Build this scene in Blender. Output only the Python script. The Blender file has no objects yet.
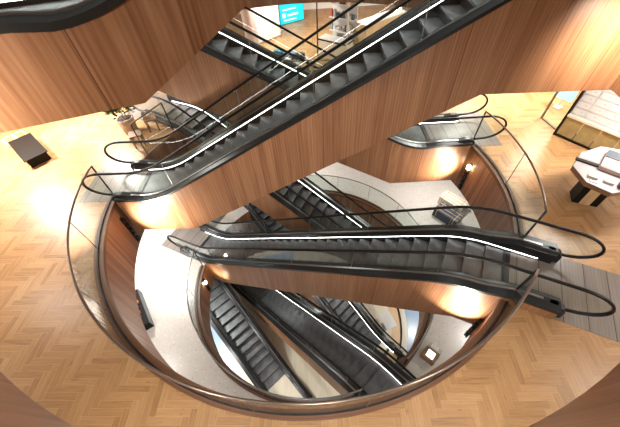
import bpy, bmesh, math, random
from mathutils import Vector, Matrix
random.seed(7)
PI = math.pi
COL = bpy.context.scene.collection
H = 4.932                      # storey height
TAN = math.tan(math.radians(30))
C0, R0 = (-0.077, 6.032), 5.31     # opening in the oak floor
C1, R1 = (-0.077, 6.032), 4.52     # opening in the terrazzo floor
CU, RU = (0.05, 5.70), 5.76         # opening in the floor above

# ------------------------------------------------------------------ materials
def new_mat(name):
    m = bpy.data.materials.new(name); m.use_nodes = True
    nt = m.node_tree; b = nt.nodes['Principled BSDF']
    return m, nt, b
def N(nt, t, **kw):
    n = nt.nodes.new(t)
    for k, v in kw.items(): setattr(n, k, v)
    return n
def plain(name, col, rough=.5, metal=0, noise=.0, scale=8, spec=.5, bump=0):
    m, nt, b = new_mat(name)
    b.inputs['Roughness'].default_value = rough; b.inputs['Metallic'].default_value = metal
    b.inputs['Specular IOR Level'].default_value = spec
    tc = N(nt, 'ShaderNodeTexCoord'); nz = N(nt, 'ShaderNodeTexNoise'); nz.inputs['Scale'].default_value = scale
    nt.links.new(tc.outputs['Object'], nz.inputs['Vector'])
    mx = N(nt, 'ShaderNodeMix', data_type='RGBA')
    nt.links.new(nz.outputs['Fac'], mx.inputs['Factor'])
    mx.inputs['A'].default_value = (*[c*(1-noise) for c in col], 1); mx.inputs['B'].default_value = (*[min(1, c*(1+noise)) for c in col], 1)
    nt.links.new(mx.outputs['Result'], b.inputs['Base Color'])
    if bump:
        bp = N(nt, 'ShaderNodeBump'); bp.inputs['Strength'].default_value = bump; bp.inputs['Distance'].default_value = .01
        nt.links.new(nz.outputs['Fac'], bp.inputs['Height']); nt.links.new(bp.outputs[0], b.inputs['Normal'])
    return m
def emit(name, col, s):
    m, nt, b = new_mat(name)
    b.inputs['Base Color'].default_value = (*col, 1)
    b.inputs['Emission Color'].default_value = (*col, 1); b.inputs['Emission Strength'].default_value = s
    return m
def ramp(nt, cols):
    r = N(nt, 'ShaderNodeValToRGB'); e = r.color_ramp.elements
    while len(e) < len(cols): e.new(.5)
    for i, (p, c) in enumerate(cols): e[i].position = p; e[i].color = (*c, 1)
    return r
def math_n(nt, op, a, bval=None):
    n = N(nt, 'ShaderNodeMath', operation=op)
    nt.links.new(a, n.inputs[0])
    if bval is not None:
        if hasattr(bval, 'is_linked'): nt.links.new(bval, n.inputs[1])
        else: n.inputs[1].default_value = bval
    return n.outputs[0]
def veneer(name, cols, board=.19, panel=0, tonew=.2, seam=.004, rough=.42, grain=26, dark=.12, stretch=.4, seamw=.0022):
    """boards along UV v, of width board in u, optional panel joints every panel metres"""
    m, nt, b = new_mat(name); L = nt.links.new
    uv = N(nt, 'ShaderNodeUVMap'); sp = N(nt, 'ShaderNodeSeparateXYZ'); L(uv.outputs[0], sp.inputs[0])
    u, v = sp.outputs[0], sp.outputs[1]
    idx = math_n(nt, 'FLOOR', math_n(nt, 'DIVIDE', u, board))
    wn = N(nt, 'ShaderNodeTexWhiteNoise', noise_dimensions='1D'); L(idx, wn.inputs['W'])
    off = math_n(nt, 'MULTIPLY', wn.outputs['Value'], 7.3)
    vv = math_n(nt, 'ADD', v, off)
    cb = N(nt, 'ShaderNodeCombineXYZ')
    L(math_n(nt, 'MULTIPLY', u, grain), cb.inputs[0]); L(math_n(nt, 'MULTIPLY', vv, stretch*1.6), cb.inputs[1]); L(off, cb.inputs[2])
    nz = N(nt, 'ShaderNodeTexNoise'); nz.inputs['Scale'].default_value = 1; nz.inputs['Detail'].default_value = 5; nz.inputs['Roughness'].default_value = .62
    L(cb.outputs[0], nz.inputs['Vector'])
    cb2 = N(nt, 'ShaderNodeCombineXYZ'); L(math_n(nt, 'MULTIPLY', u, 5.0), cb2.inputs[0]); L(math_n(nt, 'MULTIPLY', vv, .5), cb2.inputs[1]); L(off, cb2.inputs[2])
    wv = N(nt, 'ShaderNodeTexWave', wave_type='RINGS', rings_direction='SPHERICAL'); wv.inputs['Scale'].default_value = 1.1; wv.inputs['Distortion'].default_value = 5; wv.inputs['Detail'].default_value = 2; wv.inputs['Detail Scale'].default_value = .6
    L(cb2.outputs[0], wv.inputs['Vector'])
    f = math_n(nt, 'MULTIPLY_ADD', nz.outputs['Fac'], .9); f.node.inputs[2].default_value = -.10
    f = math_n(nt, 'ADD', f, math_n(nt, 'MULTIPLY', wv.outputs['Fac'], .16))
    f = math_n(nt, 'ADD', f, math_n(nt, 'MULTIPLY', wn.outputs['Value'], tonew))
    rp = ramp(nt, cols); L(f, rp.inputs[0])
    col = rp.outputs[0]
    def line(val, per, w):
        fr = math_n(nt, 'FRACT', math_n(nt, 'DIVIDE', val, per))
        return math_n(nt, 'LESS_THAN', fr, w/per)
    ln = line(u, board, seamw)
    mx = N(nt, 'ShaderNodeMix', data_type='RGBA'); L(math_n(nt, 'MULTIPLY', ln, dark), mx.inputs['Factor']); L(col, mx.inputs['A']); mx.inputs['B'].default_value = (.03, .015, .01, 1); col = mx.outputs['Result']
    if panel:
        ln = line(math_n(nt, 'ADD', u, 100.37), panel, seam*2)
        mx = N(nt, 'ShaderNodeMix', data_type='RGBA'); L(ln, mx.inputs['Factor']); L(col, mx.inputs['A']); mx.inputs['B'].default_value = (.03, .015, .01, 1); col = mx.outputs['Result']
    L(col, b.inputs['Base Color']); b.inputs['Roughness'].default_value = rough; b.inputs['Specular IOR Level'].default_value = .4
    return m
def oak_attr(name, rough=.4):
    """herringbone boards: tone from the mesh attribute 'tone', grain along UV u"""
    m, nt, b = new_mat(name); L = nt.links.new
    at = N(nt, 'ShaderNodeAttribute', attribute_name='tone')
    uv = N(nt, 'ShaderNodeUVMap'); sp = N(nt, 'ShaderNodeSeparateXYZ'); L(uv.outputs[0], sp.inputs[0])
    cb = N(nt, 'ShaderNodeCombineXYZ'); L(math_n(nt, 'MULTIPLY', sp.outputs[0], 3.0), cb.inputs[0]); L(math_n(nt, 'MULTIPLY', sp.outputs[1], 45.0), cb.inputs[1])
    L(math_n(nt, 'MULTIPLY', at.outputs['Fac'], 31.0), cb.inputs[2])
    nz = N(nt, 'ShaderNodeTexNoise'); nz.inputs['Scale'].default_value = 1; nz.inputs['Detail'].default_value = 4; L(cb.outputs[0], nz.inputs['Vector'])
    kn = N(nt, 'ShaderNodeCombineXYZ'); L(math_n(nt, 'MULTIPLY', sp.outputs[0], 4.0), kn.inputs[0]); L(math_n(nt, 'MULTIPLY', sp.outputs[1], 12.0), kn.inputs[1]); L(math_n(nt, 'MULTIPLY', at.outputs['Fac'], 57.0), kn.inputs[2])
    vo = N(nt, 'ShaderNodeTexNoise'); vo.inputs['Scale'].default_value = 1.3; vo.inputs['Detail'].default_value = 1; L(kn.outputs[0], vo.inputs['Vector'])
    knot = N(nt, 'ShaderNodeMapRange'); L(vo.outputs['Fac'], knot.inputs['Value']); knot.inputs['From Min'].default_value = .66; knot.inputs['From Max'].default_value = .80
    f = math_n(nt, 'ADD', math_n(nt, 'MULTIPLY', at.outputs['Fac'], .42), math_n(nt, 'MULTIPLY', nz.outputs['Fac'], .72))
    rp = ramp(nt, [(0.15, (.20, .098, .036)), (.45, (.33, .178, .073)), (.7, (.39, .222, .097)), (1, (.48, .295, .148))]); L(f, rp.inputs[0])
    mx = N(nt, 'ShaderNodeMix', data_type='RGBA'); L(math_n(nt, 'MULTIPLY', knot.outputs[0], .6), mx.inputs['Factor']); L(rp.outputs[0], mx.inputs['A']); mx.inputs['B'].default_value = (.16, .07, .03, 1)
    L(mx.outputs['Result'], b.inputs['Base Color']); b.inputs['Roughness'].default_value = rough
    return m
def terrazzo():
    m, nt, b = new_mat('terrazzo'); L = nt.links.new
    tc = N(nt, 'ShaderNodeTexCoord')
    v = N(nt, 'ShaderNodeTexVoronoi'); v.inputs['Scale'].default_value = 11; L(tc.outputs['Object'], v.inputs['Vector'])
    rp = ramp(nt, [(0, (.38, .32, .26)), (.3, (.48, .44, .40)), (.55, (.53, .50, .46)), (1, (.60, .575, .55))])
    sp = N(nt, 'ShaderNodeSeparateColor'); L(v.outputs['Color'], sp.inputs[0]); L(sp.outputs[0], rp.inputs[0])
    chip = math_n(nt, 'LESS_THAN', v.outputs['Distance'], .30)
    mx = N(nt, 'ShaderNodeMix', data_type='RGBA'); L(chip, mx.inputs['Factor']); mx.inputs['A'].default_value = (.50, .455, .41, 1); L(rp.outputs[0], mx.inputs['B'])
    L(mx.outputs['Result'], b.inputs['Base Color']); b.inputs['Roughness'].default_value = .3
    return m
def glass_mat(name, tint=(.93, .96, .95), amount=1.0):
    m, nt, b = new_mat(name); L = nt.links.new; nt.nodes.remove(b)
    out = nt.nodes['Material Output']
    tr = N(nt, 'ShaderNodeBsdfTransparent'); tr.inputs[0].default_value = (*tint, 1)
    gl = N(nt, 'ShaderNodeBsdfGlossy'); gl.inputs['Roughness'].default_value = .02
    lw = N(nt, 'ShaderNodeLayerWeight'); lw.inputs['Blend'].default_value = .5
    fr = math_n(nt, 'MULTIPLY_ADD', math_n(nt, 'POWER', lw.outputs['Facing'], 5.0), .9*amount); fr.node.inputs[2].default_value = .05*amount
    ms = N(nt, 'ShaderNodeMixShader'); L(fr, ms.inputs[0]); L(tr.outputs[0], ms.inputs[1]); L(gl.outputs[0], ms.inputs[2])
    L(ms.outputs[0], out.inputs['Surface'])
    return m
def tread_mat(name, col, rough):
    """ribbed metal: fine dark grooves running along local x"""
    m, nt, b = new_mat(name); L = nt.links.new
    tc = N(nt, 'ShaderNodeTexCoord'); sp = N(nt, 'ShaderNodeSeparateXYZ'); L(tc.outputs['Object'], sp.inputs[0])
    fr = math_n(nt, 'FRACT', math_n(nt, 'MULTIPLY', sp.outputs[1], 55.0)); ln = math_n(nt, 'LESS_THAN', fr, .38)
    nz = N(nt, 'ShaderNodeTexNoise'); nz.inputs['Scale'].default_value = 3; nz.inputs['Detail'].default_value = 4; L(tc.outputs['Object'], nz.inputs['Vector'])
    rp = ramp(nt, [(.3, tuple(c*.6 for c in col)), (.7, tuple(c*1.25 for c in col))]); L(nz.outputs['Fac'], rp.inputs[0])
    mx = N(nt, 'ShaderNodeMix', data_type='RGBA'); L(math_n(nt, 'MULTIPLY', ln, .75), mx.inputs['Factor']); L(rp.outputs[0], mx.inputs['A']); mx.inputs['B'].default_value = (.012, .013, .014, 1)
    L(mx.outputs['Result'], b.inputs['Base Color']); b.inputs['Roughness'].default_value = rough; b.inputs['Metallic'].default_value = .45
    return m

WAL = [(0.10, (.105, .042, .019)), (.38, (.225, .099, .046)), (.62, (.30, .145, .073)), (.9, (.40, .215, .115))]
M = {}
M['walnut'] = veneer('walnut_cladding', WAL, board=.17, panel=2.44, grain=24, tonew=.26)
M['walnut_strip'] = veneer('walnut_strips', WAL, board=.095, panel=0, dark=.6, grain=30, rough=.38, seamw=.008, tonew=.42)
M['kerb'] = veneer('kerb_walnut', [(0, (.05, .022, .012)), (.5, (.13, .058, .028)), (1, (.25, .12, .06))], board=5, grain=20)
M['oak'] = oak_attr('oak_herringbone')
M['oakplain'] = veneer('pale_oak', [(0, (.45, .28, .14)), (.5, (.62, .42, .23)), (1, (.72, .52, .31))], board=.2, grain=14)
M['cream_boards'] = veneer('pale_timber_boards', [(0, (.46, .39, .28)), (.4, (.62, .55, .43)), (1, (.74, .68, .56))], board=.24, grain=8, dark=.5, rough=.4)
M['plate'] = veneer('landing_boards', [(0, (.09, .076, .066)), (.5, (.165, .142, .125)), (1, (.235, .21, .19))], board=.42, grain=10, dark=1, rough=.36, seamw=.014)
M['terrazzo'] = terrazzo()
M['black'] = plain('black_metal', (.014, .014, .015), .38, .2, .15)
M['deck'] = plain('dark_deck_metal', (.035, .036, .038), .34, .6, .15, 3)
M['steel'] = plain('brushed_steel', (.30, .30, .30), .3, .9, .15, 4)
M['rubber'] = plain('black_rubber', (.008, .007, .007), .38, 0, .1, spec=.22)
M['bronze'] = plain('bronze_rail', (.20, .155, .125), .3, .7, .15)
M['glass'] = glass_mat('clear_glass')
M['tread'] = tread_mat('ribbed_tread', (.175, .18, .185), .42)
M['riser'] = tread_mat('ribbed_riser', (.035, .036, .038), .4)
M['led'] = emit('led_white', (1, .98, .95), 15)
M['lamp_soft'] = emit('lamp_panel', (1, .88, .7), 2.5)
M['lamp'] = emit('lamp_warm', (1, .80, .52), 45)
M['plaster'] = plain('white_plaster', (.72, .69, .65), .8, 0, .03)
M['white'] = plain('white_laminate', (.62, .61, .60), .4, 0, .02)
M['cream'] = plain('cream_laminate', (.66, .58, .48), .4, 0, .04)
M['dark'] = plain('dark_brown_laminate', (.012, .008, .006), .6, 0, .15, spec=.15)
M['brown'] = plain('brown_edge', (.20, .10, .05), .4, 0, .2)
M['cyan'] = emit('cyan_screen', (.0, .52, .72), .55)
M['whitetext'] = emit('white_print', (.9, .95, 1), .9)
M['paleblue'] = emit('pale_blue_screen', (.35, .68, .85), .5)
M['olive'] = plain('olive_glass_panel', (.36, .29, .14), .15, .3, .3, 5)
M['greytag'] = plain('grey_print', (.28, .28, .28), .6)
M['teal'] = plain('teal_cloth', (.02, .16, .24), .8, 0, .3)
M['blue'] = plain('blue_grey_cloth', (.22, .27, .40), .8, 0, .2)
M['purple'] = plain('violet_box', (.10, .05, .14), .5)
M['slate'] = plain('slate_cover', (.035, .045, .06), .45)
M['leaf'] = plain('dark_leaf', (.025, .07, .02), .5, 0, .5, 20)
M['pot'] = plain('beige_pot', (.52, .40, .30), .7, 0, .1)
M['soil'] = plain('potting_soil', (.03, .02, .015), .95)
M['orange'] = plain('orange_fabric', (.42, .17, .05), .7, 0, .3)
M['navy'] = plain('navy_fabric', (.035, .04, .065), .8, 0, .2)
M['tan'] = plain('tan_strap', (.42, .30, .16), .7, 0, .2)
M['lilac'] = plain('pale_lilac_laminate', (.27, .25, .26), .4, 0, .03)
M['pinkgrey'] = plain('rose_grey_panel', (.42, .30, .27), .5, 0, .1)
M['bluegrey'] = plain('blue_grey_floor', (.26, .36, .48), .3, 0, .15, 2)
M['redplastic'] = plain('red_print', (.35, .05, .04), .5)

# ------------------------------------------------------------------ mesh builder
class MB:
    def __init__(s): s.v = []; s.f = []; s.uv = []; s.mi = []; s.tone = []
    def face(s, pts, uv=None, mi=0, tone=0.0):
        i = len(s.v); s.v += [tuple(p) for p in pts]; s.f.append(list(range(i, i+len(pts))))
        if uv is None: uv = auto_uv(pts)
        s.uv.append(uv); s.mi.append(mi); s.tone.append(tone)
    def box(s, x0, x1, y0, y1, z0, z1, mi=0, T=None):
        P = [Vector((x, y, z)) for z in (z0, z1) for y in (y0, y1) for x in (x0, x1)]
        if T is not None: P = [T @ p for p in P]
        for q in ((0, 2, 3, 1), (4, 5, 7, 6), (0, 1, 5, 4), (2, 6, 7, 3), (0, 4, 6, 2), (1, 3, 7, 5)): s.face([P[i] for i in q], mi=mi)
    def prism(s, pts, z0, z1, mi=0, T=None):   # vertical prism of a ccw polygon
        a = [Vector((x, y, z0)) for x, y in pts]; b = [Vector((x, y, z1)) for x, y in pts]
        if T is not None: a = [T @ p for p in a]; b = [T @ p for p in b]
        s.face(a[::-1], mi=mi); s.face(b, mi=mi)
        for i in range(len(a)): j = (i+1) % len(a); s.face([a[i], a[j], b[j], b[i]], mi=mi)
    def build(s, name, mats, parent=None, smooth=False, bevel=0):
        me = bpy.data.meshes.new(name); me.from_pydata(s.v, [], s.f)
        ul = me.uv_layers.new(name='UVMap'); k = 0
        for uv in s.uv:
            for c in uv: ul.data[k].uv = c; k += 1
        if any(s.tone):
            at = me.attributes.new('tone', 'FLOAT', 'FACE'); at.data.foreach_set('value', s.tone)
        if not isinstance(mats, (list, tuple)): mats = [mats]
        for m in mats: me.materials.append(m)
        me.polygons.foreach_set('material_index', s.mi)
        bm = bmesh.new(); bm.from_mesh(me); bmesh.ops.remove_doubles(bm, verts=bm.verts, dist=1e-5)
        if not any(s.tone): bmesh.ops.recalc_face_normals(bm, faces=bm.faces)
        bm.to_mesh(me); bm.free()
        if smooth:
            for p in me.polygons: p.use_smooth = True
        o = bpy.data.objects.new(name, me); COL.objects.link(o); o.parent = parent
        if bevel:
            b = o.modifiers.new('bevel', 'BEVEL'); b.width = bevel; b.segments = 2; b.limit_method = 'ANGLE'
        return o
def auto_uv(pts):
    P = [Vector(p) for p in pts]; n = Vector((0, 0, 0))
    for i in range(len(P)):
        a, b = P[i], P[(i+1) % len(P)]; n += a.cross(b)
    if n.length < 1e-12: return [(0, 0)]*len(P)
    n.normalize()
    if abs(n.z) > .8: return [(p.x, p.y) for p in P]
    t = Vector((-n.y, n.x, 0)).normalized()
    return [(t.dot(p), p.z) for p in P]
def tube(name, path, r, mat, parent=None, closed=False, flat=1.0, seg=8):
    """tube along a path (list of Vectors); flat scales the vertical axis of the section"""
    mb = MB(); n = len(path); rings = []
    for i, p in enumerate(path):
        a = path[(i-1) % n] if (closed or i > 0) else p; b = path[(i+1) % n] if (closed or i < n-1) else p
        t = (b-a).normalized(); up = Vector((0, 0, 1)); sd = t.cross(up)
        if sd.length < .05: sd = Vector((0, 1, 0)) if not rings else rings[-1][1]
        sd = sd.normalized()
        if rings and sd.dot(rings[-1][1]) < 0: sd = -sd
        w = t.cross(sd).normalized()
        rings.append(([p + sd*r*math.cos(2*PI*k/seg) + w*r*flat*math.sin(2*PI*k/seg) for k in range(seg)], sd))
    for i in range(n if closed else n-1):
        A, B = rings[i][0], rings[(i+1) % n][0]
        for k in range(seg): mb.face([A[k], A[(k+1) % seg], B[(k+1) % seg], B[k]])
    if not closed: mb.face(rings[0][0][::-1]); mb.face(rings[-1][0])
    return mb.build(name, mat, parent, smooth=True)
def empty(name, loc, rz=0):
    o = bpy.data.objects.new(name, None); COL.objects.link(o); o.location = loc; o.rotation_euler = (0, 0, rz); o.empty_display_size = .2
    return o
def tag(o, label=None, cat=None, group=None, kind=None):
    if label: o['label'] = label
    if cat: o['category'] = cat
    if group: o['group'] = group
    if kind: o['kind'] = kind
    return o
def lathe(name, prof, mat, parent=None, seg=20, loc=(0, 0, 0)):
    mb = MB()
    for (r0, z0), (r1, z1) in zip(prof, prof[1:]):
        for k in range(seg):
            a, b = 2*PI*k/seg, 2*PI*(k+1)/seg
            P = [(r0*math.cos(a), r0*math.sin(a), z0), (r0*math.cos(b), r0*math.sin(b), z0), (r1*math.cos(b), r1*math.sin(b), z1), (r1*math.cos(a), r1*math.sin(a), z1)]
            P = [tuple(Vector(p)+Vector(loc)) for p in P]
            if r0 < 1e-6: P = P[1:]
            elif r1 < 1e-6: P = P[:3]
            mb.face(P)
    return mb.build(name, mat, parent, smooth=True)
def pol(c, r, deg): a = math.radians(deg); return (c[0]+r*math.cos(a), c[1]+r*math.sin(a))

# ------------------------------------------------------------------ escalators
def zf(s, rise):
    L = rise/TAN
    def soft(x, w=.55):           # smooth max(0, x)
        if x < -w: return 0
        if x > w: return x
        return (x+w)**2/(4*w)
    return (soft(s-.05) - soft(s-L+.05))*rise/(L-.1)
def nominal(s, rise): return min(max(s*TAN, 0), rise)
HW, HR = .66, .96       # handrail half-spacing and height
def frange(a, b, st):
    n = max(1, int(round((b-a)/st))); return [a+(b-a)*i/n for i in range(n+1)]

STEPMESH = {}
def escalator(label, x, y, z, az, rise, di, dl, du, s0=-1.2, s1e=1.85, platelo=(-2.3, -.82, .82), plateup=(2.6, -.82, .82), side='walnut', led=True, treadmat='tread', group=None, tl=1.68, tu=2.35, ledr=(-.9, .9), nearled=False, liftup=.12, steplo=-.40):
    L = rise/TAN; root = empty('escalator', (x, y, z), math.radians(az))
    tag(root, label, 'escalator', group)
    S = frange(s0, L+s1e, .15); top = lambda s: zf(s, rise)
    def sst(x): x = min(1, max(0, x)); return x*x*(3-2*x)
    lift = lambda s: .05*sst((-s-.3)/.5)+liftup*sst((s-L-.35)/.8)
    def bot(s): return max(-dl, min(s*TAN-di, rise-du))
    # outer cladding walls
    knots = sorted(set(S+[(di-dl)/TAN, (rise-du+di)/TAN]))
    for sg in (-1, 1):
        mb = MB(); y0, y1 = sg*.79, sg*.82
        for a, b in zip(knots, knots[1:]):
            for yy in (y0, y1):
                P = [(a, yy, bot(a)), (b, yy, bot(b)), (b, yy, top(b)+.05+lift(b)), (a, yy, top(a)+.05+lift(a))]
                mb.face(P, uv=[(p[0], p[2]) for p in P])
            mb.face([(a, y0, bot(a)), (b, y0, bot(b)), (b, y1, bot(b)), (a, y1, bot(a))])
            mb.face([(a, y0, top(a)+.05+lift(a)), (b, y0, top(b)+.05+lift(b)), (b, y1, top(b)+.05+lift(b)), (a, y1, top(a)+.05+lift(a))])
        for s in (knots[0], knots[-1]): mb.face([(s, y0, bot(s)), (s, y1, bot(s)), (s, y1, top(s)+.05+lift(s)), (s, y0, top(s)+.05+lift(s))])
        mb.build('side_cladding', M[side], root)
    mb = MB()
    for a, b in zip(knots, knots[1:]):
        for dz in (0.002, .05):
            P = [(a, -.79, bot(a)+dz), (a, .79, bot(a)+dz), (b, .79, bot(b)+dz), (b, -.79, bot(b)+dz)]
            mb.face(P, uv=[(p[1], p[0]) for p in P])
    for s in (knots[0], knots[-1]): mb.face([(s, -.79, bot(s)), (s, .79, bot(s)), (s, .79, top(s)-.25), (s, -.79, top(s)-.25)])
    mb.build('soffit', M[side], root)
    # decks with lip, skirts, glass, handrails, leds
    for sg in (-1, 1):
        mb = MB()
        for a, b in zip(S, S[1:]):
            def q(s, yy, dz): return (s, sg*yy, top(s)+dz+(lift(s) if dz > 0 else 0))
            sec = [(.515, .10), (.60, .135), (.70, .135), (.842, .118), (.842, .045), (.822, .045), (.822, .052), (.515, .052)]
            for (ya, za), (yb, zb) in zip(sec, sec[1:]+sec[:1]):
                mb.face([q(a, ya, za), q(b, ya, za), q(b, yb, zb), q(a, yb, zb)])
        for s in (S[0], S[-1]): mb.face([q(s, yy, zz) for yy, zz in sec])
        mb.build('deck', M['deck'], root)
        mb = MB()
        for a, b in zip(S, S[1:]):
            for ya, yb, za, zb in ((.505, .505, -.3, .10), (.514, .514, -.3, .10), (.505, .514, .10, .10), (.505, .514, -.3, -.3)):
                mb.face([(a, sg*ya, top(a)+za+(lift(a) if za > 0 else 0)), (b, sg*ya, top(b)+za+(lift(b) if za > 0 else 0)), (b, sg*yb, top(b)+zb+(lift(b) if zb > 0 else 0)), (a, sg*yb, top(a)+zb+(lift(a) if zb > 0 else 0))])
        mb.build('skirt_panel', M['black'], root)
        # bright metal bead at the glass foot
        S3 = frange(s0+.3, L+s1e-.3, .18)
        mb = MB()
        for a, b in zip(S3, S3[1:]):
            for ya, yb, za, zb in ((.635, .635, .13, .155), (.635, .685, .155, .155), (.685, .685, .155, .13)):
                mb.face([(a, sg*ya, top(a)+za+lift(a)), (b, sg*ya, top(b)+za+lift(b)), (b, sg*yb, top(b)+zb+lift(b)), (a, sg*yb, top(a)+zb+lift(a))])
        for s in (S3[0], S3[-1]): mb.face([(s, sg*.635, top(s)+.13), (s, sg*.635, top(s)+.155), (s, sg*.685, top(s)+.155), (s, sg*.685, top(s)+.13)])
        mb.build('glass_channel', M['steel'], root)
        # handrail path
        rr = .37; rx = .60; zc = HR-rr; e0, e1 = -tl+rx, L+tu-rx
        path = [Vector((s0+.10, 0, HR-2*rr-.06)), Vector((e0+.12, 0, HR-2*rr-.01))]
        path += [Vector((e0-rx*math.sin(t), 0, zc-rr*math.cos(t))) for t in frange(0, PI, .22)]
        path += [Vector((s, 0, zf(s, rise)+HR)) for s in frange(e0+.15, e1-.15, .2)]
        path += [Vector((e1+rx*math.sin(t), 0, rise+zc+rr*math.cos(t))) for t in frange(0, PI, .22)]
        path += [Vector((e1-.12, 0, rise+HR-2*rr-.01)), Vector((L+s1e-.10, 0, rise+HR-2*rr-.06))]
        path = [Vector((p.x, sg*HW, p.z)) for p in path]
        tube('handrail', path, .040, M['rubber'], root, flat=.7)
        # rounded nose where the rail enters the deck
        for s, zz, dr in ((s0, 0, 1), (L+s1e, rise, -1)):
            mb = MB(); pr = [(-.14, -.01), (-.13, .12), (-.07, .19), (.04, .235), (.18, .235), (.42, .17), (.55, .12), (.55, -.01)]
            if dr < 0: lf = liftup
            else: lf = .05
            P = [(s+dr*a, zz+b*(1 if b < .1 else 1)+(lf*.5 if b > .1 else 0)) for a, b in pr]
            for yy in (.575, .755): mb.face([(a, sg*yy, b) for a, b in P])
            for i in range(len(P)):
                (a, b), (c, d) = P[i], P[(i+1) % len(P)]; mb.face([(a, sg*.575, b), (c, sg*.575, d), (c, sg*.755, d), (a, sg*.755, b)])
            mb.build('handrail_inlet', M['black'], root, bevel=.035)
        # glass
        mb = MB(); G = [e0-rx*math.sin(t)*.96 for t in frange(PI/2, 0, .2)] + frange(e0+.1, e1-.1, .2) + [e1+rx*math.sin(t)*.96 for t in frange(0, PI/2, .2)]
        def gl(s):
            base = zf(s, rise)+.14
            if s < e0: h_ = rr*math.sqrt(max(0, 1-((e0-s)/rx)**2)); return zc-h_, zc+h_
            if s > e1: h_ = rr*math.sqrt(max(0, 1-((s-e1)/rx)**2)); return rise+zc-h_, rise+zc+h_
            if s < s0+.3: return HR-2*rr, zf(s, rise)+HR
            if s > L+s1e-.3: return rise+HR-2*rr, rise+HR
            return base, zf(s, rise)+HR
        yi, yo = sg*(HW-.006), sg*(HW+.006)
        for a, b in zip(G, G[1:]):
            (a0, a1), (b0, b1) = gl(a), gl(b)
            for yy in (yi, yo): mb.face([(a, yy, a0), (b, yy, b0), (b, yy, b1), (a, yy, a1)])
        mb.build('glass_panel', M['glass'], root)
        for s in frange(.6, L-.4, 1.9):
            mb = MB(); mb.box(s-.004, s+.004, min(yi, yo)-.001, max(yi, yo)+.001, zf(s, rise)+.15, zf(s, rise)+HR-.03)
            mb.build('glass_joint', M['steel'], root)
        if led and (nearled or sg == (1 if math.cos(math.radians(az)) > 0 else -1)):
            mb = MB(); SL = frange(ledr[0], L+ledr[1], .15)
            for a, b in zip(SL, SL[1:]):
                for (ya, za), (yb, zb) in (((.503, .048), (.503, .064)), ((.503, .064), (.512, .068)), ((.503, .048), (.512, .044))):
                    mb.face([(a, sg*ya, top(a)+za), (b, sg*ya, top(b)+za), (b, sg*yb, top(b)+zb), (a, sg*yb, top(a)+zb)])
            mb.build('led_strip', M['led'], root)
    # steps
    key = round(rise, 2)
    if 'm' not in STEPMESH:
        mb = MB(); d = .2
        mb.face([(-d, -.5, 0), (d-.0, -.5, 0), (d-.0, .5, 0), (-d, .5, 0)], mi=0)
        pr = [(-d, 0), (-d-.006, -.03), (-d+.012, -.12), (-d+.045, -.225)]
        for (xa, za), (xb, zb) in zip(pr, pr[1:]): mb.face([(xa, -.5, za), (xa, .5, za), (xb, .5, zb), (xb, -.5, zb)], mi=1)
        mb.face([(-d+.045, -.5, -.225), (d, -.5, -.225), (d, .5, -.225), (-d+.045, .5, -.225)], mi=1)
        mb.face([(d, -.5, 0), (d, .5, 0), (d, .5, -.225), (d, -.5, -.225)], mi=1)
        for yy in (-.5, .5): mb.face([(-d, yy, 0), (d, yy, 0), (d, yy, -.225), (-d+.045, yy, -.225)], mi=1)
        o = mb.build('step', [M['tread'], M['riser']]); STEPMESH['m'] = o.data; bpy.data.objects.remove(o)
    s = steplo; i = 0
    while s < L+1.0:
        o = bpy.data.objects.new('step', STEPMESH['m']); COL.objects.link(o); o.parent = root
        o.location = (s, 0, zf(s-.2, rise)-.006); s += .404*math.cos(math.atan((zf(s+.05, rise)-zf(s-.05, rise))/.1)); i += 1
    se = s-.2
    for a, b, zz in ((steplo-.30, steplo-.20, 0), (se+.0, se+.10, rise)):
        mb = MB(); mb.box(a, b, -.5, .5, zz-.05, zz+.004)
        for k in range(24): yy = -.48+k*.0417; mb.box(b-.0 if zz == 0 else a-.05, b+.05 if zz == 0 else a+.0, yy-.008, yy+.008, zz-.03, zz+.003)
        mb.build('comb_plate', M['black'], root)
    for rng, zz, first in ((platelo, 0, True), (plateup, rise, False)):
        if rng is None: continue
        mb = MB()
        if first: a, b = rng[0], steplo-.30
        else: a, b = se+.10, L+rng[0]
        w = [(a, rng[1]), (b, rng[1]), (b, rng[2]), (a, rng[2])]
        P = [(px, py, zz+.006) for px, py in w]; mb.face(P, uv=[(p[0], p[1]) for p in P])
        P2 = [(px, py, zz-.04) for px, py in w]; mb.face(P2[::-1])
        for q in range(4): mb.face([P[q], P[(q+1) % 4], P2[(q+1) % 4], P2[q]])
        mb.build('landing_plate', M['plate'], root)
    return root

E1 = escalator('central walnut-clad escalator climbing from the oak floor at left to the upper right', -4.107, 6.529, 0, -3.02, H, 1.55, 1.15, 2.10, platelo=(-2.25, -.72, .95), s0=-1.1, tl=1.74, ledr=(-1.1, .9), nearled=True)
E1b = escalator('walnut-clad escalator behind the central one, descending to the oak floor at right', 3.25, 8.03, 0, 179.1, H, 1.6, 1.33, 2.10, plateup=(2.3, -.8, .8), platelo=(-2.75, -1.1, .78), s0=-1.75, tl=2.62, ledr=(-1.82, .9), nearled=True)
E2 = escalator('level-looking walnut-clad escalator from the terrazzo at left to the oak floor at right', -4.211, 7.521, -H, -28.04, H, 1.57, 1.2, 1.37, plateup=(6.5, -.8, .78), platelo=(-2.36, -.86, 2.45), s0=-1.2, liftup=.2, s1e=1.76, tl=1.8, tu=2.38, ledr=(-.95, 1.5))
E2b = escalator('escalator sloping down right between the central and the level-looking escalators, landing on terrazzo', 3.465, 5.970, -H, 152.04, H, 1.4, .9, 1.37, plateup=(2.6, -.9, .9), platelo=(-2.0, -.8, .8), s1e=1.5, tu=2.15, ledr=(-.9, 1.33))
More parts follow.
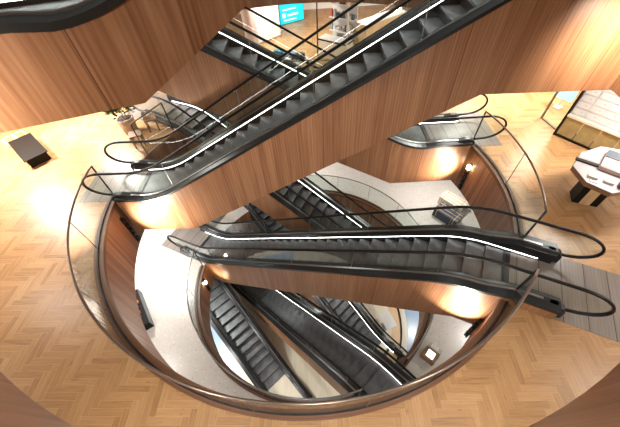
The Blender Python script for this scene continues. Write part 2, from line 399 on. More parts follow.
E3 = escalator('wide dark escalator seen through the lower opening, its top end at the near rim', -4.016, 8.622, -2*H, -49.08, H, 1.4, .9, 1.3)
E3b = escalator('escalator at the right of the lower opening, its foot beside the white table', 2.644, 4.431, -2*H, 131.16, H, 1.35, .7, 1.3)
E6 = escalator('narrow grey-stepped escalator at the left of the lower opening, its foot on pale timber boards', -2.131, 3.209, -2*H, 129.38, 2.6, 1.1, .3, 1.0, side='cream', led=False, plateup=(1.9, -.6, .6), steplo=-1.5, s0=-1.7, tl=2.1, platelo=None)
E0 = escalator('large walnut-clad escalator side filling the top left corner above the white floor', -1.99, 3.94, H+.04, 17.0, H, .74, .73, 1.0, s0=-4.6, tl=5.2, steplo=-2.0, platelo=(-5.5, -.6, .6), ledr=(-3, .9))

# ------------------------------------------------------------------ floors
def ring_slab(name, c, r, z0, z1, x0, x1, y0, y1, mats, n=144, notches=()):
    """rectangular slab with a round opening: top, soffit, inner fascia, outer edge"""
    mb = MB()
    def outer(a):
        dx, dy = math.cos(a), math.sin(a); t = 1e9
        if dx > 1e-9: t = min(t, (x1-c[0])/dx)
        if dx < -1e-9: t = min(t, (x0-c[0])/dx)
        if dy > 1e-9: t = min(t, (y1-c[1])/dy)
        if dy < -1e-9: t = min(t, (y0-c[1])/dy)
        return (c[0]+dx*t, c[1]+dy*t)
    angs = sorted(set([2*PI*i/n for i in range(n)]+[math.atan2(y-c[1], x-c[0]) % (2*PI) for x in (x0, x1) for y in (y0, y1)]))
    angs.append(angs[0]+2*PI)
    for a, b in zip(angs, angs[1:]):
        ia = (c[0]+r*math.cos(a), c[1]+r*math.sin(a)); ib = (c[0]+r*math.cos(b), c[1]+r*math.sin(b)); oa, ob = outer(a), outer(b)
        mb.face([(*ia, z1), (*oa, z1), (*ob, z1), (*ib, z1)], mi=0)
        mb.face([(*ia, z0), (*ib, z0), (*ob, z0), (*oa, z0)], mi=2)
        mb.face([(*ia, z0), (*ia, z1), (*ib, z1), (*ib, z0)], uv=[(a*r, z0), (a*r, z1), (b*r, z1), (b*r, z0)], mi=1)
        mb.face([(*oa, z0), (*ob, z0), (*ob, z1), (*oa, z1)], mi=2)
    o = mb.build(name, mats); tag(o, kind='structure')
    for k, (ex, ey, az, sa, sb, hw) in enumerate(notches):
        cm = MB(); T = Matrix.Translation((ex, ey, 0)) @ Matrix.Rotation(math.radians(az), 4, 'Z'); cm.box(sa, sb, -hw, hw, z0-.5, z1+.5, T=T)
        cu = cm.build('cutter', mats[1]); md = o.modifiers.new('cut', 'BOOLEAN'); md.operation = 'DIFFERENCE'; md.object = cu; md.solver = 'EXACT'
        bpy.context.view_layer.update(); dg = bpy.context.evaluated_depsgraph_get(); me = bpy.data.meshes.new_from_object(o.evaluated_get(dg)); o.modifiers.clear(); o.data = me
        bpy.data.objects.remove(cu)
    return o
LL = H/TAN
n0 = [(3.465, 5.970, 152.04, LL-3.2, LL+1.4, .82), (3.25, 8.03, 179.1, -1.75, 1.6, .82), (-4.107, 6.529, -3.02, -1.17, 2, .82), (-4.211, 7.521, -28.04, LL-2, LL+1.7, .82)]
n1 = [(2.644, 4.431, 131.16, LL-3.5, LL+1.4, .82), (-4.016, 8.622, -49.08, LL-2, LL+1.7, .82), (3.465, 5.97, 152.04, -1.17, 2, .82), (-4.211, 7.521, -28.04, -1.17, 2, .82)]
XA, XB, YA, YB = -17, 14, -5, 21
ring_slab('floor', C0, R0, -1.66, -.012, XA, XB, YA, YB, [M['oakplain'], M['walnut_strip'], M['plaster']], notches=n0)
ring_slab('floor_lower', C1, R1, -H-1.45, -H, XA, XB, YA, YB, [M['terrazzo'], M['walnut_strip'], M['plaster']], notches=n1)
nu = [(-4.107, 6.529, -3.02, LL-2, LL+1.75, .82), (3.25, 8.03, 179.1, LL-2, LL+1.75, .82), (-1.99, 3.94, 17.0, -4.6, 1.5, .82)]
ring_slab('floor_upper', CU, RU, 2.86, H, XA, XB, YA, YB, [M['oakplain'], M['walnut'], M['plaster']], notches=nu)
mb = MB(); mb.box(XA, XB, YA, YB, -2*H-.3, -2*H); tag(mb.build('floor_basement', M['cream_boards']), kind='structure')
# herringbone boards
def clip(poly, n, d):           # keep side n.p >= d
    out = []
    for i in range(len(poly)):
        a, b = poly[i], poly[(i+1) % len(poly)]; da = n[0]*a[0]+n[1]*a[1]-d; db = n[0]*b[0]+n[1]*b[1]-d
        if da >= 0: out.append(a)
        if (da >= 0) != (db >= 0): t = da/(da-db); out.append((a[0]+t*(b[0]-a[0]), a[1]+t*(b[1]-a[1])))
    return out
def herringbone():
    mb = MB(); w, K = .116, 5; Lb = w*K; th = math.radians(-3.2); ct, st = math.cos(th), math.sin(th)
    rot = lambda u, v: (u*ct-v*st-1, u*st+v*ct+8)
    rng = 190
    def inn(p):
        for ex, ey, az, sa, sb, hw in n0:
            a = math.radians(az); dx, dy = p[0]-ex, p[1]-ey; s = dx*math.cos(a)+dy*math.sin(a); o = -dx*math.sin(a)+dy*math.cos(a)
            if sa+.2 < s < sb-.3 and abs(o) < hw-.12: return True
        return False
    rnd = random.Random(3)
    for i in range(-rng, rng):
        for j in range(-60, 60):
            # unit cell: horizontal board and vertical board, translated by (w,-w)... and (2K w,0)
            ox = i*w + j*Lb*1.0; oy = i*w - j*Lb*1.0
            for vert in (0, 1):
                if vert: q = [(ox, oy+0), (ox+w, oy), (ox+w, oy+Lb), (ox, oy+Lb)]
                else: q = [(ox+w, oy), (ox+w+Lb, oy), (ox+w+Lb, oy+w), (ox+w, oy+w)]
                cxy = rot((q[0][0]+q[2][0])/2, (q[0][1]+q[2][1])/2)
                if not (XA < cxy[0] < XB and -4.5 < cxy[1] < YB): continue
                g = .0012
                q = [(q[0][0]+g, q[0][1]+g), (q[1][0]-g, q[1][1]+g), (q[2][0]-g, q[2][1]-g), (q[3][0]+g, q[3][1]-g)]
                q = [rot(*p) for p in q]
                dx, dy = cxy[0]-C0[0], cxy[1]-C0[1]; dd = math.hypot(dx, dy)
                if dd < R0+.4:
                    q = clip(q, (dx/dd, dy/dd), (C0[0]*dx+C0[1]*dy)/dd+R0+.02)
                    if len(q) < 3: continue
                if inn(cxy): continue
                tn = rnd.random()*.999+.001
                if rnd.random() < .06: tn *= .25
                ax = (ct, st) if not vert else (-st, ct)
                uv = [((p[0]*ax[0]+p[1]*ax[1]), (-p[0]*ax[1]+p[1]*ax[0])) for p in q]
                mb.face([(p[0], p[1], 0) for p in q], uv=uv, tone=tn)
    o = mb.build('floor_boards', M['oak']); tag(o, kind='structure')
    return o
herringbone()

# walls of the sales floors
for nm, b in (('wall_back', (XA, XB, YB-.1, YB+.1, 0, 2.86)), ('wall_left', (XA-.1, XA+.1, YA, YB, 0, 2.86)), ('wall_right', (XB-.1, XB+.1, YA, YB, 0, 2.86))):
    for k, z in (('', 0), ('_lower', -H), ('_basement', -2*H)):
        mb = MB(); mb.box(b[0], b[1], b[2], b[3], z, z+(2.86 if z == 0 else 3.3)); tag(mb.build(nm+k, M['plaster']), kind='structure')

for nm, b in (('wall_back_upper', (XA, XB, YB-.1, YB+.1)), ('wall_left_upper', (XA-.1, XA+.1, YA, YB)), ('wall_right_upper', (XB-.1, XB+.1, YA, YB)), ('wall_front_upper', (XA, XB, YA-.1, YA+.1))):
    mb = MB(); mb.box(*b, H, 14); tag(mb.build(nm, M['plaster']), kind='structure')
# ------------------------------------------------------------------ round glass balustrades
def arc_pts(c, r, a0, a1, st=2.0): return [(pol(c, r, a), a) for a in frange(a0, a1, st)]
def ring_bar(mb, c, a0, a1, r0, r1, z0, z1, mi=0):
    A = frange(a0, a1, 2.0)
    for a, b in zip(A, A[1:]):
        P = lambda r, t, z: (*pol(c, r, t), z)
        for (ra, za, rb, zb) in ((r0, z1, r1, z1), (r0, z0, r1, z0), (r0, z0, r0, z1), (r1, z0, r1, z1)):
            ua, ub = math.radians(a)*r0, math.radians(b)*r0
            mb.face([P(ra, a, za), P(rb, a, zb), P(rb, b, zb), P(ra, b, za)], uv=[(0+rb*3, ua), (zb, ua), (zb, ub), (rb*3, ub)], mi=mi)
    for a in (a0, a1): mb.face([(*pol(c, r0, a), z0), (*pol(c, r1, a), z0), (*pol(c, r1, a), z1), (*pol(c, r0, a), z1)], mi=mi)
def balustrade(label, c, r, a0, a1, z, npan, railmat='bronze', ends=(True, True), group=None):
    m = math.radians((a0+a1)/2); root = empty('glass_balustrade', (c[0]+r*math.cos(m), c[1]+r*math.sin(m), z), 0)
    tag(root, label, 'balustrade', group)
    cc = (c[0]-root.location.x, c[1]-root.location.y)
    mb = MB(); ring_bar(mb, cc, a0, a1, r-.07, r+.035, -.06, .05); ring_bar(mb, cc, a0, a1, r+.075, r+.14, -.02, .05); mb.build('timber_kerb', M['kerb'], root)
    mb = MB(); ring_bar(mb, cc, a0, a1, r+.035, r+.075, -.02, .075); mb.build('base_channel', M['black'], root)
    st = (a1-a0)/npan
    for i in range(npan):
        mb = MB(); b0, b1 = a0+i*st+.05, a0+(i+1)*st-.05
        ring_bar(mb, cc, b0, b1, r+.049, r+.061, .07, 1.08); mb.build('glass_pane', M['glass'], root, smooth=False)
        if i:
            mb = MB(); b0 = a0+i*st; ring_bar(mb, cc, b0-.06, b0+.06, r+.048, r+.062, .07, 1.08); mb.build('glass_joint', M['bronze'], root)
    A = frange(a0, a1, 2.0)
    tube('top_rail', [Vector((*pol(cc, r+.055, a), 1.10)) for a in A], .024, M[railmat], root, flat=.9)
    for e, a in zip(ends, (a0, a1)):
        if e:
            p = pol(cc, r+.055, a); tube('end_post', [Vector((*p, 0)), Vector((*p, 1.1))], .022, M['black'], root)
    return root
G0 = 'round glass balustrades on the oak floor'
balustrade('large curved glass balustrade sweeping round the left and front of the opening', C0, R0, 179.3, 318.2, 0, 7, group=G0)
balustrade('curved glass balustrade right of the opening, between the two escalator heads', C0, R0, -25.5, 14.7, 0, 2, group=G0)
balustrade('curved glass balustrade at the far side of the opening behind the central escalator', C0, R0, 33, 122, 0, 4, group=G0)
G1 = 'round glass balustrades on the terrazzo floor'
balustrade('curved glass balustrade at the left and front of the terrazzo opening', C1, R1, 172, 286, -H, 6, railmat='steel', group=G1)
balustrade('curved glass balustrade at the right of the terrazzo opening beneath the escalators', C1, R1, 306, 338, -H, 2, railmat='steel', group=G1)
balustrade('curved glass balustrade at the far side of the terrazzo opening', C1, R1, 12, 110, -H, 5, railmat='steel', group=G1)

# ------------------------------------------------------------------ slot lights in the fascias
def spot(loc, target, power, size=60, blend=.6, col=(1, .87, .70), rad=.03):
    d = bpy.data.lights.new('spot', 'SPOT'); d.energy = power; d.spot_size = math.radians(size); d.spot_blend = blend; d.color = col; d.shadow_soft_size = rad
    o = bpy.data.objects.new('spot_lamp', d); COL.objects.link(o); o.location = loc
    o.rotation_euler = (Vector(target)-Vector(loc)).to_track_quat('-Z', 'Y').to_euler(); return o
def area(loc, power, size, col=(1, .9, .78), target=None, sy=None):
    d = bpy.data.lights.new('area', 'AREA'); d.energy = power; d.size = size; d.color = col
    if sy: d.shape = 'RECTANGLE'; d.size_y = sy
    else: d.shape = 'DISK'
    o = bpy.data.objects.new('ceiling_or_fill_lamp', d); COL.objects.link(o); o.location = loc
    if target: o.rotation_euler = (Vector(target)-Vector(loc)).to_track_quat('-Z', 'Y').to_euler()
    return o
def slot_light(label, c, r, deg, ztop, lit, tgt, power, pos, size=95):
    a = math.radians(deg); root = empty('slot_light', (c[0]+(r-.005)*math.cos(a), c[1]+(r-.005)*math.sin(a), ztop-1.1), a)
    tag(root, label, 'light fitting', 'black five-cell slot lights in the timber fascias')
    mb = MB(); mb.box(-.02, .015, -.045, .045, 0, 1.1); mb.build('housing', M['black'], root)
    for i in range(5):
        mb = MB(); z = .06+i*.21; mb.box(-.075, -.02, -.05, .05, z, z+.14); mb.build('lamp_cell', M['lamp'] if i == lit else M['black'], root)
    spot(pos, tgt, power, size, 1.0)
slot_light('black slot light in the left fascia beside the foot of the central escalator', C0, R0, -175.9, -.45, -1, (-4.3, 5.78, -.5), 1000, (-4.9, 4.8, -.8))
slot_light('black slot light with a starry lamp in the right fascia above the terrazzo', C0, R0, 10.5, -.5, 4, (4.25, 7.2, -.65), 450, (4.8, 6.5, -.85))
slot_light('black slot light in the right front fascia under the level-looking escalator', C0, R0, -44.3, -.9, -1, (3.25, 2.6, -.75), 480, (3.2, 2.05, -1.2))
slot_light('slim slot light in the left fascia of the lower opening', C1, R1, 178.7, -H-.1, 3, (-3.9, 6.55, -H-.25), 120, (-4.1, 5.9, -H-.6))
spot((5.1, 4.2, 4.1), (5.3, 5.2, 3.65), 520, 120, 1)
spot((-3.9, 1.95, 4.75), (-3.3, 2.85, 4.45), 600, 125, 1)
spot((-3.8, 6.2, -1.4), (-3.9, 7.0, -5.6), 60, 50)

# ------------------------------------------------------------------ ceiling lamps and added fill lamps
W_ = (1, .95, .88)
for x, y, z, p, s in ((-9.5, 8.0, 2.8, 640, .7), (-7.7, 10.2, 2.8, 640, .7), (-7.8, 4.2, 2.8, 90, .7), (-9, 1.5, 2.8, 60, .7), (-7, -1.5, 2.8, 25, .7), (-1, 15, 2.8, 330, .8), (3, 16, 2.8, 280, .8), (-5, 15, 2.8, 250, .8),
    (8, 5.5, 2.8, 210, .8), (9, 9, 2.8, 330, .8), (6.5, 10.5, 2.8, 420, .8), (6.7, 1.0, 2.8, 70, .8), (0, -1.5, 2.8, 10, .8), (4, -1, 2.8, 14, .8), (11, 3, 2.8, 160, .8), (8, 14, 2.8, 200, .8)):
    area((x, y, z), p, s, W_)
for x, y, p in ((-6.8, 7.2, 420), (-6.6, 3.5, 70), (5.8, 9.5, 180), (0, 12.5, 170), (6.8, 4, 120), (3.5, -.3, 60), (-1, -.6, 45), (-4.5, .8, 35)):
    area((x, y, -1.75), p, .7, (1, .97, .93))
for x, y, p in ((5.8, 6, 120), (-5.2, 5.2, 260), (0, 0, 100), (2, 12, 120), (-3.4, 2.2, 120), (0, 6, 110)):  # includes fill added to brighten the treads of the narrow grey-stepped escalator
    area((x, y, -H-1.55), p, .7, (1, .97, .93))
area((0, 8, 12.5), 760, 7, (1, .97, .93), (0, 6, 0))  # unseen fill added high over the atrium, standing in for a skylight
area((4, -3.5, 11), 200, 2, (1, .96, .91), (0, 7, 0))  # unseen overhead fill added to lift the camera-facing cladding
for x, y, p in ((-2.6, -.35, 95), (0, -.7, 80), (2.6, -.35, 95)): area((x, y, 2.7), p, .5, (1, .95, .88), (x*.6, 6.5, -.2))  # washers added out of view under the upper slab to brighten the cladding

w = bpy.data.worlds.new('World'); bpy.context.scene.world = w; w.use_nodes = True
w.node_tree.nodes['Background'].inputs[0].default_value = (1, .97, .93, 1); w.node_tree.nodes['Background'].inputs[1].default_value = .26

# ------------------------------------------------------------------ things on the oak floor
def TR(x, y, z, deg=0): return Matrix.Translation((x, y, z)) @ Matrix.Rotation(math.radians(deg), 4, 'Z')
def part(name, mat, parent, *boxes, bevel=0, T=None):
    mb = MB()
    for b in boxes: mb.box(*b, T=T)
    return mb.build(name, M[mat], parent, bevel=bevel)
# tall wall display at the right
u = tag(empty('wall_display', (7.76, 7.55, 0), math.radians(-56.3)), 'black-framed display wall of white sample tiles above olive panels at right', 'display')
part('plinth', 'dark', u, (0, 4.2, 0, .45, 0, .05))
part('side_frame', 'dark', u, (-.05, 0, -.02, .45, 0, 2.4)); part('side_frame', 'dark', u, (4.2, 4.25, -.02, .45, 0, 2.4))
part('back_board', 'white', u, (0, 4.2, .12, .45, .72, 2.4))
for i in range(9):
    part('olive_panel', 'olive', u, (.01+i*.466, .455+i*.466, .03, .12, .06, .66))
part('ledge', 'cream', u, (0, 4.2, -.03, .14, .66, .72))
for r in range(8):
    z = .76+r*.2
    part('tile_rail', 'cream', u, (0, 4.2, .095, .12, z-.02, z-.006))
    for c in range(12):
        x = .02+c*.35
        t = part('sample_tile', 'white', u, (x, x+.32, .10, .12, z, z+.165))
        part('printed_mark', 'greytag', t, (x+.20, x+.225, .094, .10, z+.08, z+.10))
# partition
g = tag(empty('glass_screen', (7.86, 8.48, 0), math.radians(-84)), 'bronze-edged glass screen standing left of the display wall', 'glass screen')
part('glass_pane', 'glass', g, (0.02, .92, -.006, .006, .03, 2.2)); part('edge_frame', 'bronze', g, (-.02, .02, -.03, .03, 0, 2.2)); part('base_frame', 'bronze', g, (0.02, .92, -.02, .02, 0, .03))
s = tag(empty('pale_blue_sign', (8.55, 9.3, 0), math.radians(-60)), 'pale blue lit sign panel standing behind the display wall', 'sign')
part('panel', 'paleblue', s, (0, .6, 0, .04, .3, 1.25)); part('foot', 'white', s, (.2, .4, -.12, .16, 0, .02)); part('post', 'white', s, (.28, .32, 0, .03, .02, .3))
# table
t = tag(empty('display_table', (6.95, 4.85, 0), 0), 'faceted walnut-edged white display table on a block pedestal at right', 'table')
poly = [(6.31, 5.17), (6.28, 4.62), (6.59, 4.24), (7.25, 4.30), (8.1, 4.75), (8.15, 5.45), (7.4, 5.80), (6.78, 5.62)]
poly = [(x-6.95, y-4.85) for x, y in poly]
mb = MB(); mb.prism(poly, .905, .92); mb.build('table_top', M['lilac'], t)
mb = MB(); mb.prism([(x*1.002, y*1.002) for x, y in poly], .80, .905); mb.build('walnut_edge', M['brown'], t)
mb = MB(); T = TR(0, 0, 0, -25)
for i, (m_, xa, xb) in enumerate((('dark', -.28, -.13), ('oakplain', -.13, .10), ('dark', .10, .26))): part('pedestal_block', m_, t, (xa, xb, -.16, .22, 0, .80), T=T)
def boxthing(name, label, cat, loc, deg, dims, mat, group=None, extra=()):
    o = tag(empty(name, loc, math.radians(deg)), label, cat, group)
    a, b, c = dims; part('body', mat, o, (-a/2, a/2, -b/2, b/2, 0, c), bevel=.004)
    for nm, m2, bx in extra: part(nm, m2, o, bx)
    return o
zt = .921
boxthing('product_box', 'open slate and grey patterned box at the back of the display table', 'box', (7.38, 4.95, zt), -47, (.90, .78, .09), 'pinkgrey', extra=(('cover', 'slate', (-.45, .45, .06, .39, .091, .105)), ('printed_line', 'white', (-.12, .06, .26, .28, .1055, .107)), ('printed_line', 'white', (-.12, .0, .15, .17, .1055, .107)), ('drawn_line', 'slate', (-.30, -.10, -.10, -.09, .0905, .093)), ('drawn_line', 'slate', (.0, .16, -.16, -.15, .0905, .093)), ('dark_band', 'slate', (-.45, .45, -.37, -.35, .0905, .093)), ('dark_band', 'slate', (-.45, .45, -.32, -.31, .0905, .093))))
boxthing('black_tray', 'narrow black tray across the table left of the slate box', 'tray', (6.68, 5.25, zt), -41, (.46, .11, .03), 'dark')
boxthing('leaflet', 'white leaflet with black edge behind the narrow black tray', 'leaflet', (6.87, 5.40, zt), -41, (.20, .15, .008), 'white', extra=(('black_edge', 'slate', (.09, .10, -.075, .075, .008, .01)),))
boxthing('leaflet', 'second white leaflet next to the slate box', 'leaflet', (7.06, 5.47, zt), -41, (.17, .15, .008), 'white', extra=(('black_edge', 'slate', (-.085, -.075, -.075, .075, .008, .01)),))
boxthing('beige_case', 'beige case with handle nearest the left edge of the table', 'case', (6.50, 4.76, zt), -41, (.19, .12, .05), 'cream', extra=(('handle', 'greytag', (-.06, .06, .062, .075, .02, .035)),))
boxthing('beige_case', 'beige case right of the other on the table front', 'case', (6.73, 4.56, zt), -41, (.19, .12, .05), 'cream', extra=(('handle', 'greytag', (-.06, .06, .062, .075, .02, .035)),))
boxthing('framed_card', 'small black-framed white card at the table front corner', 'card', (6.42, 4.62, zt), -41, (.15, .07, .01), 'slate', extra=(('white_card', 'white', (-.065, .065, -.03, .03, .010, .012)),))
boxthing('violet_box', 'dark violet box on the right end of the table', 'box', (6.93, 4.38, zt), -41, (.2, .14, .08), 'purple')
# plinth and rack at left
p = tag(empty('display_plinth', (-8.9, 8.3, 0), math.radians(-43.5)), 'low black square plinth on the white-lit floor at far left', 'plinth')
part('top_panel', 'dark', p, (-.80, .80, -.34, .34, .28, .30)); part('base', 'dark', p, (-.74, .74, -.29, .29, 0, .28))
r_ = tag(empty('wire_rack', (-9.75, 8.75, 0), math.radians(47)), 'white wire rack behind the black plinth', 'rack')
for k in range(3): tube('wire_frame', [Vector((-.3+.32*k+a, b, c)) for a, b, c in ((-.13, 0, 0), (-.13, 0, .32), (-.13, .2, .32), (.13, .2, .32), (.13, 0, .32), (.13, 0, 0))], .009, M['white'], r_)
# plant
pl = tag(empty('potted_plant', (-6.0, 9.25, 0)), 'bushy dark green plant in a beige pot under the top left cladding', 'plant')
lathe('pot', [(0, 0), (.22, 0), (.28, .5), (.28, .55), (.25, .55), (.24, .5), (0, .5)], M['pot'], pl)
lathe('soil', [(0, .505), (.24, .50), (.24, .48)], M['soil'], pl)
mb = MB(); rnd = random.Random(5)
for i in range(170):
    th, ph = rnd.uniform(0, 2*PI), math.acos(rnd.uniform(-.3, 1)); rr = rnd.uniform(.18, .42)
    c = Vector((rr*math.sin(ph)*math.cos(th), rr*math.sin(ph)*math.sin(th), .78+.8*rr*math.cos(ph)))
    d = (c-Vector((0, 0, .6))).normalized(); e = d.cross(Vector((rnd.uniform(-1, 1), rnd.uniform(-1, 1), .3))).normalized(); n = d.cross(e)*.01; l = rnd.uniform(.09, .16); w_ = l*.32
    mb.face([c-d*l*.3, c+e*w_+n, c+d*l, c-e*w_+n]); mb.face([c-d*l*.3, c-e*w_+n, c+d*l, c+e*w_+n][::1])
mb.build('foliage', M['leaf'], pl); part('stem', 'brown', pl, (-.012, .012, -.012, .012, .49, .85)); part('stem', 'brown', pl, (.06, .08, .02, .04, .49, .8))
# straight guard beside the left rear landing
g = tag(empty('guard_panel', (-5.06, 7.90, 0), math.radians(62)), 'straight framed glass guard beside the landing at the far left', 'glass guard')
part('glass_pane', 'glass', g, (0.02, 1.25, -.006, .006, .03, 1.08)); part('top_rail', 'bronze', g, (0, 1.28, -.015, .015, 1.08, 1.11))
for x in (0, 1.27): part('post', 'black', g, (x-.014, x+.014, -.014, .014, 0, 1.08))
for i, (x, y, lb) in enumerate(((-5.22, 9.3, 'orange-brown wooden stool at the back, beside the plant pot'), (-5.42, 8.42, 'orange-brown wooden stool in front, before the plant pot'))):
    st = tag(empty('wooden_stool', (x, y, 0), .4), lb, 'stool', 'wooden stools near the plant')
    part('seat', 'brown', st, (-.19, .19, -.19, .19, .40, .45), bevel=.01)
    for a in (-.15, .15):
        for b in (-.15, .15): part('leg', 'brown', st, (a-.02, a+.02, b-.02, b+.02, 0, .40))
# shop at the back
s = tag(empty('shutter_wall', (-2.03, 16.08, 0), math.radians(40.6)), 'white horizontally slatted shop shutter left of the cyan screen', 'shutter')
for i in range(14): part('slat', 'white', s, (0, 1.49, 0, .05, .05+i*.17, .205+i*.17))
part('backing', 'pinkgrey', s, (0, 1.49, .05, .1, 0, 2.6)); part('header', 'dark', s, (-.05, 1.54, -.03, .1, 2.45, 2.5))
lathe('column', [(.30, 0), (.30, 2.86)], M['pinkgrey'], None, 28, (-2.15, 15.3, 0)); tag(bpy.data.objects['column'], 'round rose-grey column left of the white shutter', 'column')
s = tag(empty('advertising_screen', (-.92, 18.48, 0), math.radians(28.6)), 'bright cyan advertising screen with white lettering at the back of the shop', 'screen')
part('casing', 'slate', s, (-.03, 1.49, .03, .12, 0, 2.2)); part('display', 'cyan', s, (0, 1.46, 0, .03, .04, 2.17))
def stext(txt, x, z, size, mat='whitetext'):
    c = bpy.data.curves.new('lettering', 'FONT'); c.body = txt; c.size = size; c.extrude = .004; o = bpy.data.objects.new('lettering', c); COL.objects.link(o)
    o.location = (x, -.008, z); o.rotation_euler = (PI/2, 0, 0); bpy.context.view_layer.update()
    me = bpy.data.meshes.new_from_object(o); bpy.data.objects.remove(o); me.materials.clear(); me.materials.append(M[mat])
    o = bpy.data.objects.new('lettering', me); COL.objects.link(o); o.parent = s; o.location = (x, -.008, z); o.rotation_euler = (PI/2, 0, 0)
stext('maxXon', .42, .36, .20)
part('logo_square', 'whitetext', s, (.16, .32, -.01, 0, .33, .53)); part('headline', 'whitetext', s, (.18, 1.0, -.01, 0, .66, .71)); part('footline', 'whitetext', s, (.22, .98, -.01, 0, .17, .22))
s = tag(empty('display_counter', (.83, 14.37, 0), math.radians(-38.2)), 'cream shop counter with white goods, right of the cyan screen', 'counter')
part('body', 'cream', s, (0, 1.45, 0, .6, 0, .68)); part('dark_rim', 'dark', s, (0, 1.45, 0, .6, .68, .74)); part('white_top', 'white', s, (0.02, 1.43, .02, .58, .74, .76))
part('post', 'dark', s, (-.03, .01, -.02, .02, 0, 2.8)); part('post', 'cream', s, (1.44, 1.50, -.03, .03, 0, 2.8))
s = tag(empty('white_shelving', (1.35, 14.75, 0), math.radians(-38.2)), 'white lit shelving with goods behind the cream counter', 'shelving')
part('back_panel', 'white', s, (0, 1.2, .32, .36, 0, 2.7))
for k in range(5): part('shelf', 'white', s, (0, 1.2, 0, .32, .4+k*.5, .43+k*.5))
rnd = random.Random(9)
for k in range(5):
    for j in range(8):
        x = .07+j*.148; hh = rnd.uniform(.1, .28); m_ = rnd.choice(['slate', 'white', 'redplastic', 'greytag', 'pinkgrey'])
        c = s.matrix_world
        a = math.radians(-38.2); wx = 1.35+x*math.cos(a)-.14*math.sin(a); wy = 14.75+x*math.sin(a)+.14*math.cos(a)
        mb = MB(); mb.box(-.05, .05, -.05, .05, 0, hh); o = mb.build('boxed_item', M[m_]); o.location = (wx, wy, .431+k*.5); o.rotation_euler = (0, 0, a)
        tag(o, 'small boxed article in the rows on the white shelving', 'box', 'small boxes on the white shelving')
s = tag(empty('oak_counter', (2.80, 13.62, 0), math.radians(34)), 'pale oak shop counter with curved end behind the central handrail', 'counter')
part('front_panel', 'oakplain', s, (0, 2.4, 0, .06, 0, 1.35)); part('side_panel', 'oakplain', s, (0, .06, .06, .6, 0, 1.35)); part('worktop', 'white', s, (-.02, 2.42, -.02, .62, 1.35, 1.38)); part('vent_slats', 'slate', s, (.3, .9, -.012, 0, .1, .45))
# table with cloths
s = tag(empty('cloth_table', (-.4, 13.1, 0), math.radians(-40)), 'low display table with folded cloths between the crossing handrails', 'table')
part('top', 'cream', s, (-.7, .7, -.45, .45, .50, .54))
for a in (-.62, .62):
    for b in (-.38, .38): part('leg', 'dark', s, (a-.025, a+.025, b-.025, b+.025, 0, .50))
for lb, x, y, dx, dy, hz, m_ in (('teal folded cloth at the left end of the low table', -.85, 13.5, .42, .30, .16, 'teal'), ('large blue-grey folded cloth in the middle of the low table', -.38, 13.1, .5, .45, .2, 'blue'), ('dark navy folded cloth on the right of the low table', 0.02, 12.85, .26, .34, .22, 'navy'), ('white folded cloth at the front edge of the low table', -.52, 12.72, .34, .2, .12, 'white')):
    o = tag(empty('folded_cloth', (x, y, .541), math.radians(-40)), lb, 'cloth', 'folded cloths on the low table')
    for q in range(3): part('fold', m_, o, (-dx/2+q*.008, dx/2-q*.005, -dy/2+q*.004, dy/2, q*hz/3, (q+1)*hz/3-.004), bevel=.015)
# ------------------------------------------------------------------ terrazzo floor
for lb, x, y, z, dg, ms in (('navy crate with tan straps lying on the terrazzo at right', 6.15, 8.35, -H, -52, ('navy', 'tan')), ('cream crate with tan straps behind the navy one', 6.62, 9.05, -H, -52, ('cream', 'tan'))):
    o = tag(empty('strapped_crate', (x, y, z), math.radians(dg)), lb, 'crate', 'strapped crates on the terrazzo')
    part('body', ms[0], o, (-.55, .55, -.30, .30, 0, .42), bevel=.01)
    part('lid', ms[0], o, (-.56, .56, -.31, .31, .42, .45))
    for yy in (-.2, 0, .2): part('strap', ms[1], o, (-.565, .565, yy-.018, yy+.018, -.0+.001, .456))
    for xx in (-.4, .4): part('strap', ms[1], o, (xx-.015, xx+.015, -.315, .315, .001, .457))
o = tag(empty('goods_stand', (7.75, 9.55, -H), .3), 'dark stand with small red and brown goods by the right fascia foot', 'stand')
part('frame', 'dark', o, (-.2, .2, -.2, .2, 0, .06)); part('pole', 'dark', o, (-.02, .02, -.02, .02, .06, 1.1))
for k, m_ in enumerate(('redplastic', 'brown', 'slate', 'redplastic', 'brown')): part('bag', m_, o, (-.16+.03*k, .0+.03*k, -.12+.02*k, .06+.02*k, .2+.18*k, .33+.18*k), bevel=.02)
o = tag(empty('low_display', (-6.62, 4.78, -H), math.radians(-57)), 'dark low display tray with orange and black cushions at the left on the terrazzo', 'display')
part('tray', 'dark', o, (-.80, .80, -.26, .26, 0, .38)); part('rim', 'slate', o, (-.82, .82, -.28, -.26, 0, .42)); part('rim', 'slate', o, (-.82, .82, .26, .28, 0, .42))
rnd = random.Random(2)
for k in range(7):
    a = -.66+k*.22; yy = rnd.uniform(-.12, .12); m_ = 'orange' if k in (1, 2, 4, 6) else 'slate'
    A = math.radians(-57); c = bpy.data.objects.new('x', None)
    mb = MB(); mb.box(-.085, .085, -.09, .09, 0, .09); q = mb.build('cushion', M[m_], None, bevel=.03)
    q.location = (-6.62+a*math.cos(A)-yy*math.sin(A), 4.78+a*math.sin(A)+yy*math.cos(A), -H+.381); q.rotation_euler = (0, 0, A+rnd.uniform(-.3, .3))
    tag(q, ('small orange cushion' if m_ == 'orange' else 'small black cushion')+' lying on the dark low display tray', 'cushion', 'orange cushions on the tray' if m_ == 'orange' else 'black cushions on the tray')
o = tag(empty('display_case', (3.62, 2.62, -H), math.radians(-45)), 'small glass case with a lit base at the lower opening, right of the wide escalator', 'display case')
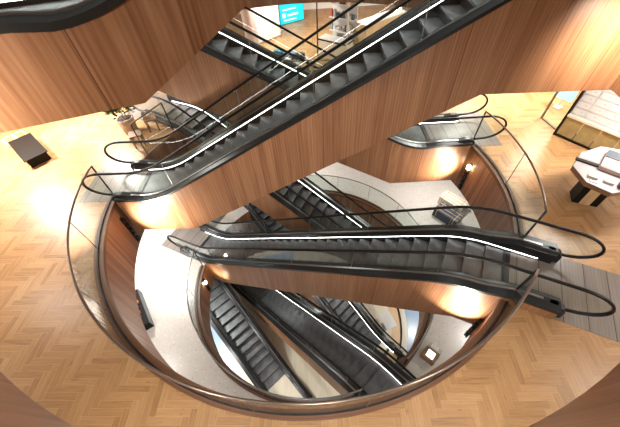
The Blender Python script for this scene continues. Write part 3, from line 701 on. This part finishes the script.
part('base', 'brown', o, (-.22, .22, -.2, .2, 0, .25)); part('lit_panel', 'lamp_soft', o, (-.12, .12, -.12, .12, .25, .27)); part('glass_box', 'glass', o, (-.2, .2, -.18, .18, .271, .65))
# ------------------------------------------------------------------ basement level
o = tag(empty('white_table', (3.55, 5.4, -2*H), .3), 'white square table far below at the right of the lower opening', 'table')
part('table_top', 'white', o, (-.28, .28, -.38, .38, .70, .74)); part('pedestal', 'steel', o, (-.04, .04, -.04, .04, .02, .70)); part('foot_plate', 'steel', o, (-.2, .2, -.2, .2, 0, .02))
mb = MB(); ring_bar(mb, C0, -40, 60, 3.95, 4.40, -2*H, -2*H+.02); tag(mb.build('trim_1', M['oakplain']), kind='structure')
mb = MB(); ring_bar(mb, C0, -40, 60, 4.40, 4.46, -2*H, -2*H+.10); tag(mb.build('trim_2', M['dark']), kind='structure')
mb = MB(); ring_bar(mb, C0, -40, 60, 4.75, 6.5, -2*H, -2*H+.015); tag(mb.build('trim_3', M['bluegrey']), kind='structure')
mb = MB(); ring_bar(mb, C0, 170, 215, 4.6, 6.5, -2*H, -2*H+.015); tag(mb.build('trim_4', M['bluegrey']), kind='structure')


# ------------------------------------------------------------------ camera
cam = bpy.data.cameras.new('camera'); co = bpy.data.objects.new('camera', cam); COL.objects.link(co)
Rr = [[0.99792, -0.04931, -0.04155], [-0.06448, -0.76313, -0.64302], [0.0, 0.64436, -0.76472]]
X, D, F = [Vector(r).normalized() for r in Rr]; Y = -D; Z = -F
co.matrix_world = Matrix(((X.x, Y.x, Z.x, 0), (X.y, Y.y, Z.y, 0), (X.z, Y.z, Z.z, 5.924), (0, 0, 0, 1)))
cam.sensor_fit = 'HORIZONTAL'; cam.sensor_width = 36; cam.lens = 36*301.37/620; cam.clip_start = .02; cam.clip_end = 200
sc = bpy.context.scene; sc.camera = co
sc.view_settings.view_transform = 'Standard'; sc.view_settings.look = 'None'; sc.view_settings.gamma = 1; sc.view_settings.use_curve_mapping = False
sc.view_settings.exposure = -0.08
try:
    sc.cycles.transparent_max_bounces = 32
    sc.cycles.max_bounces = 8
except Exception: pass
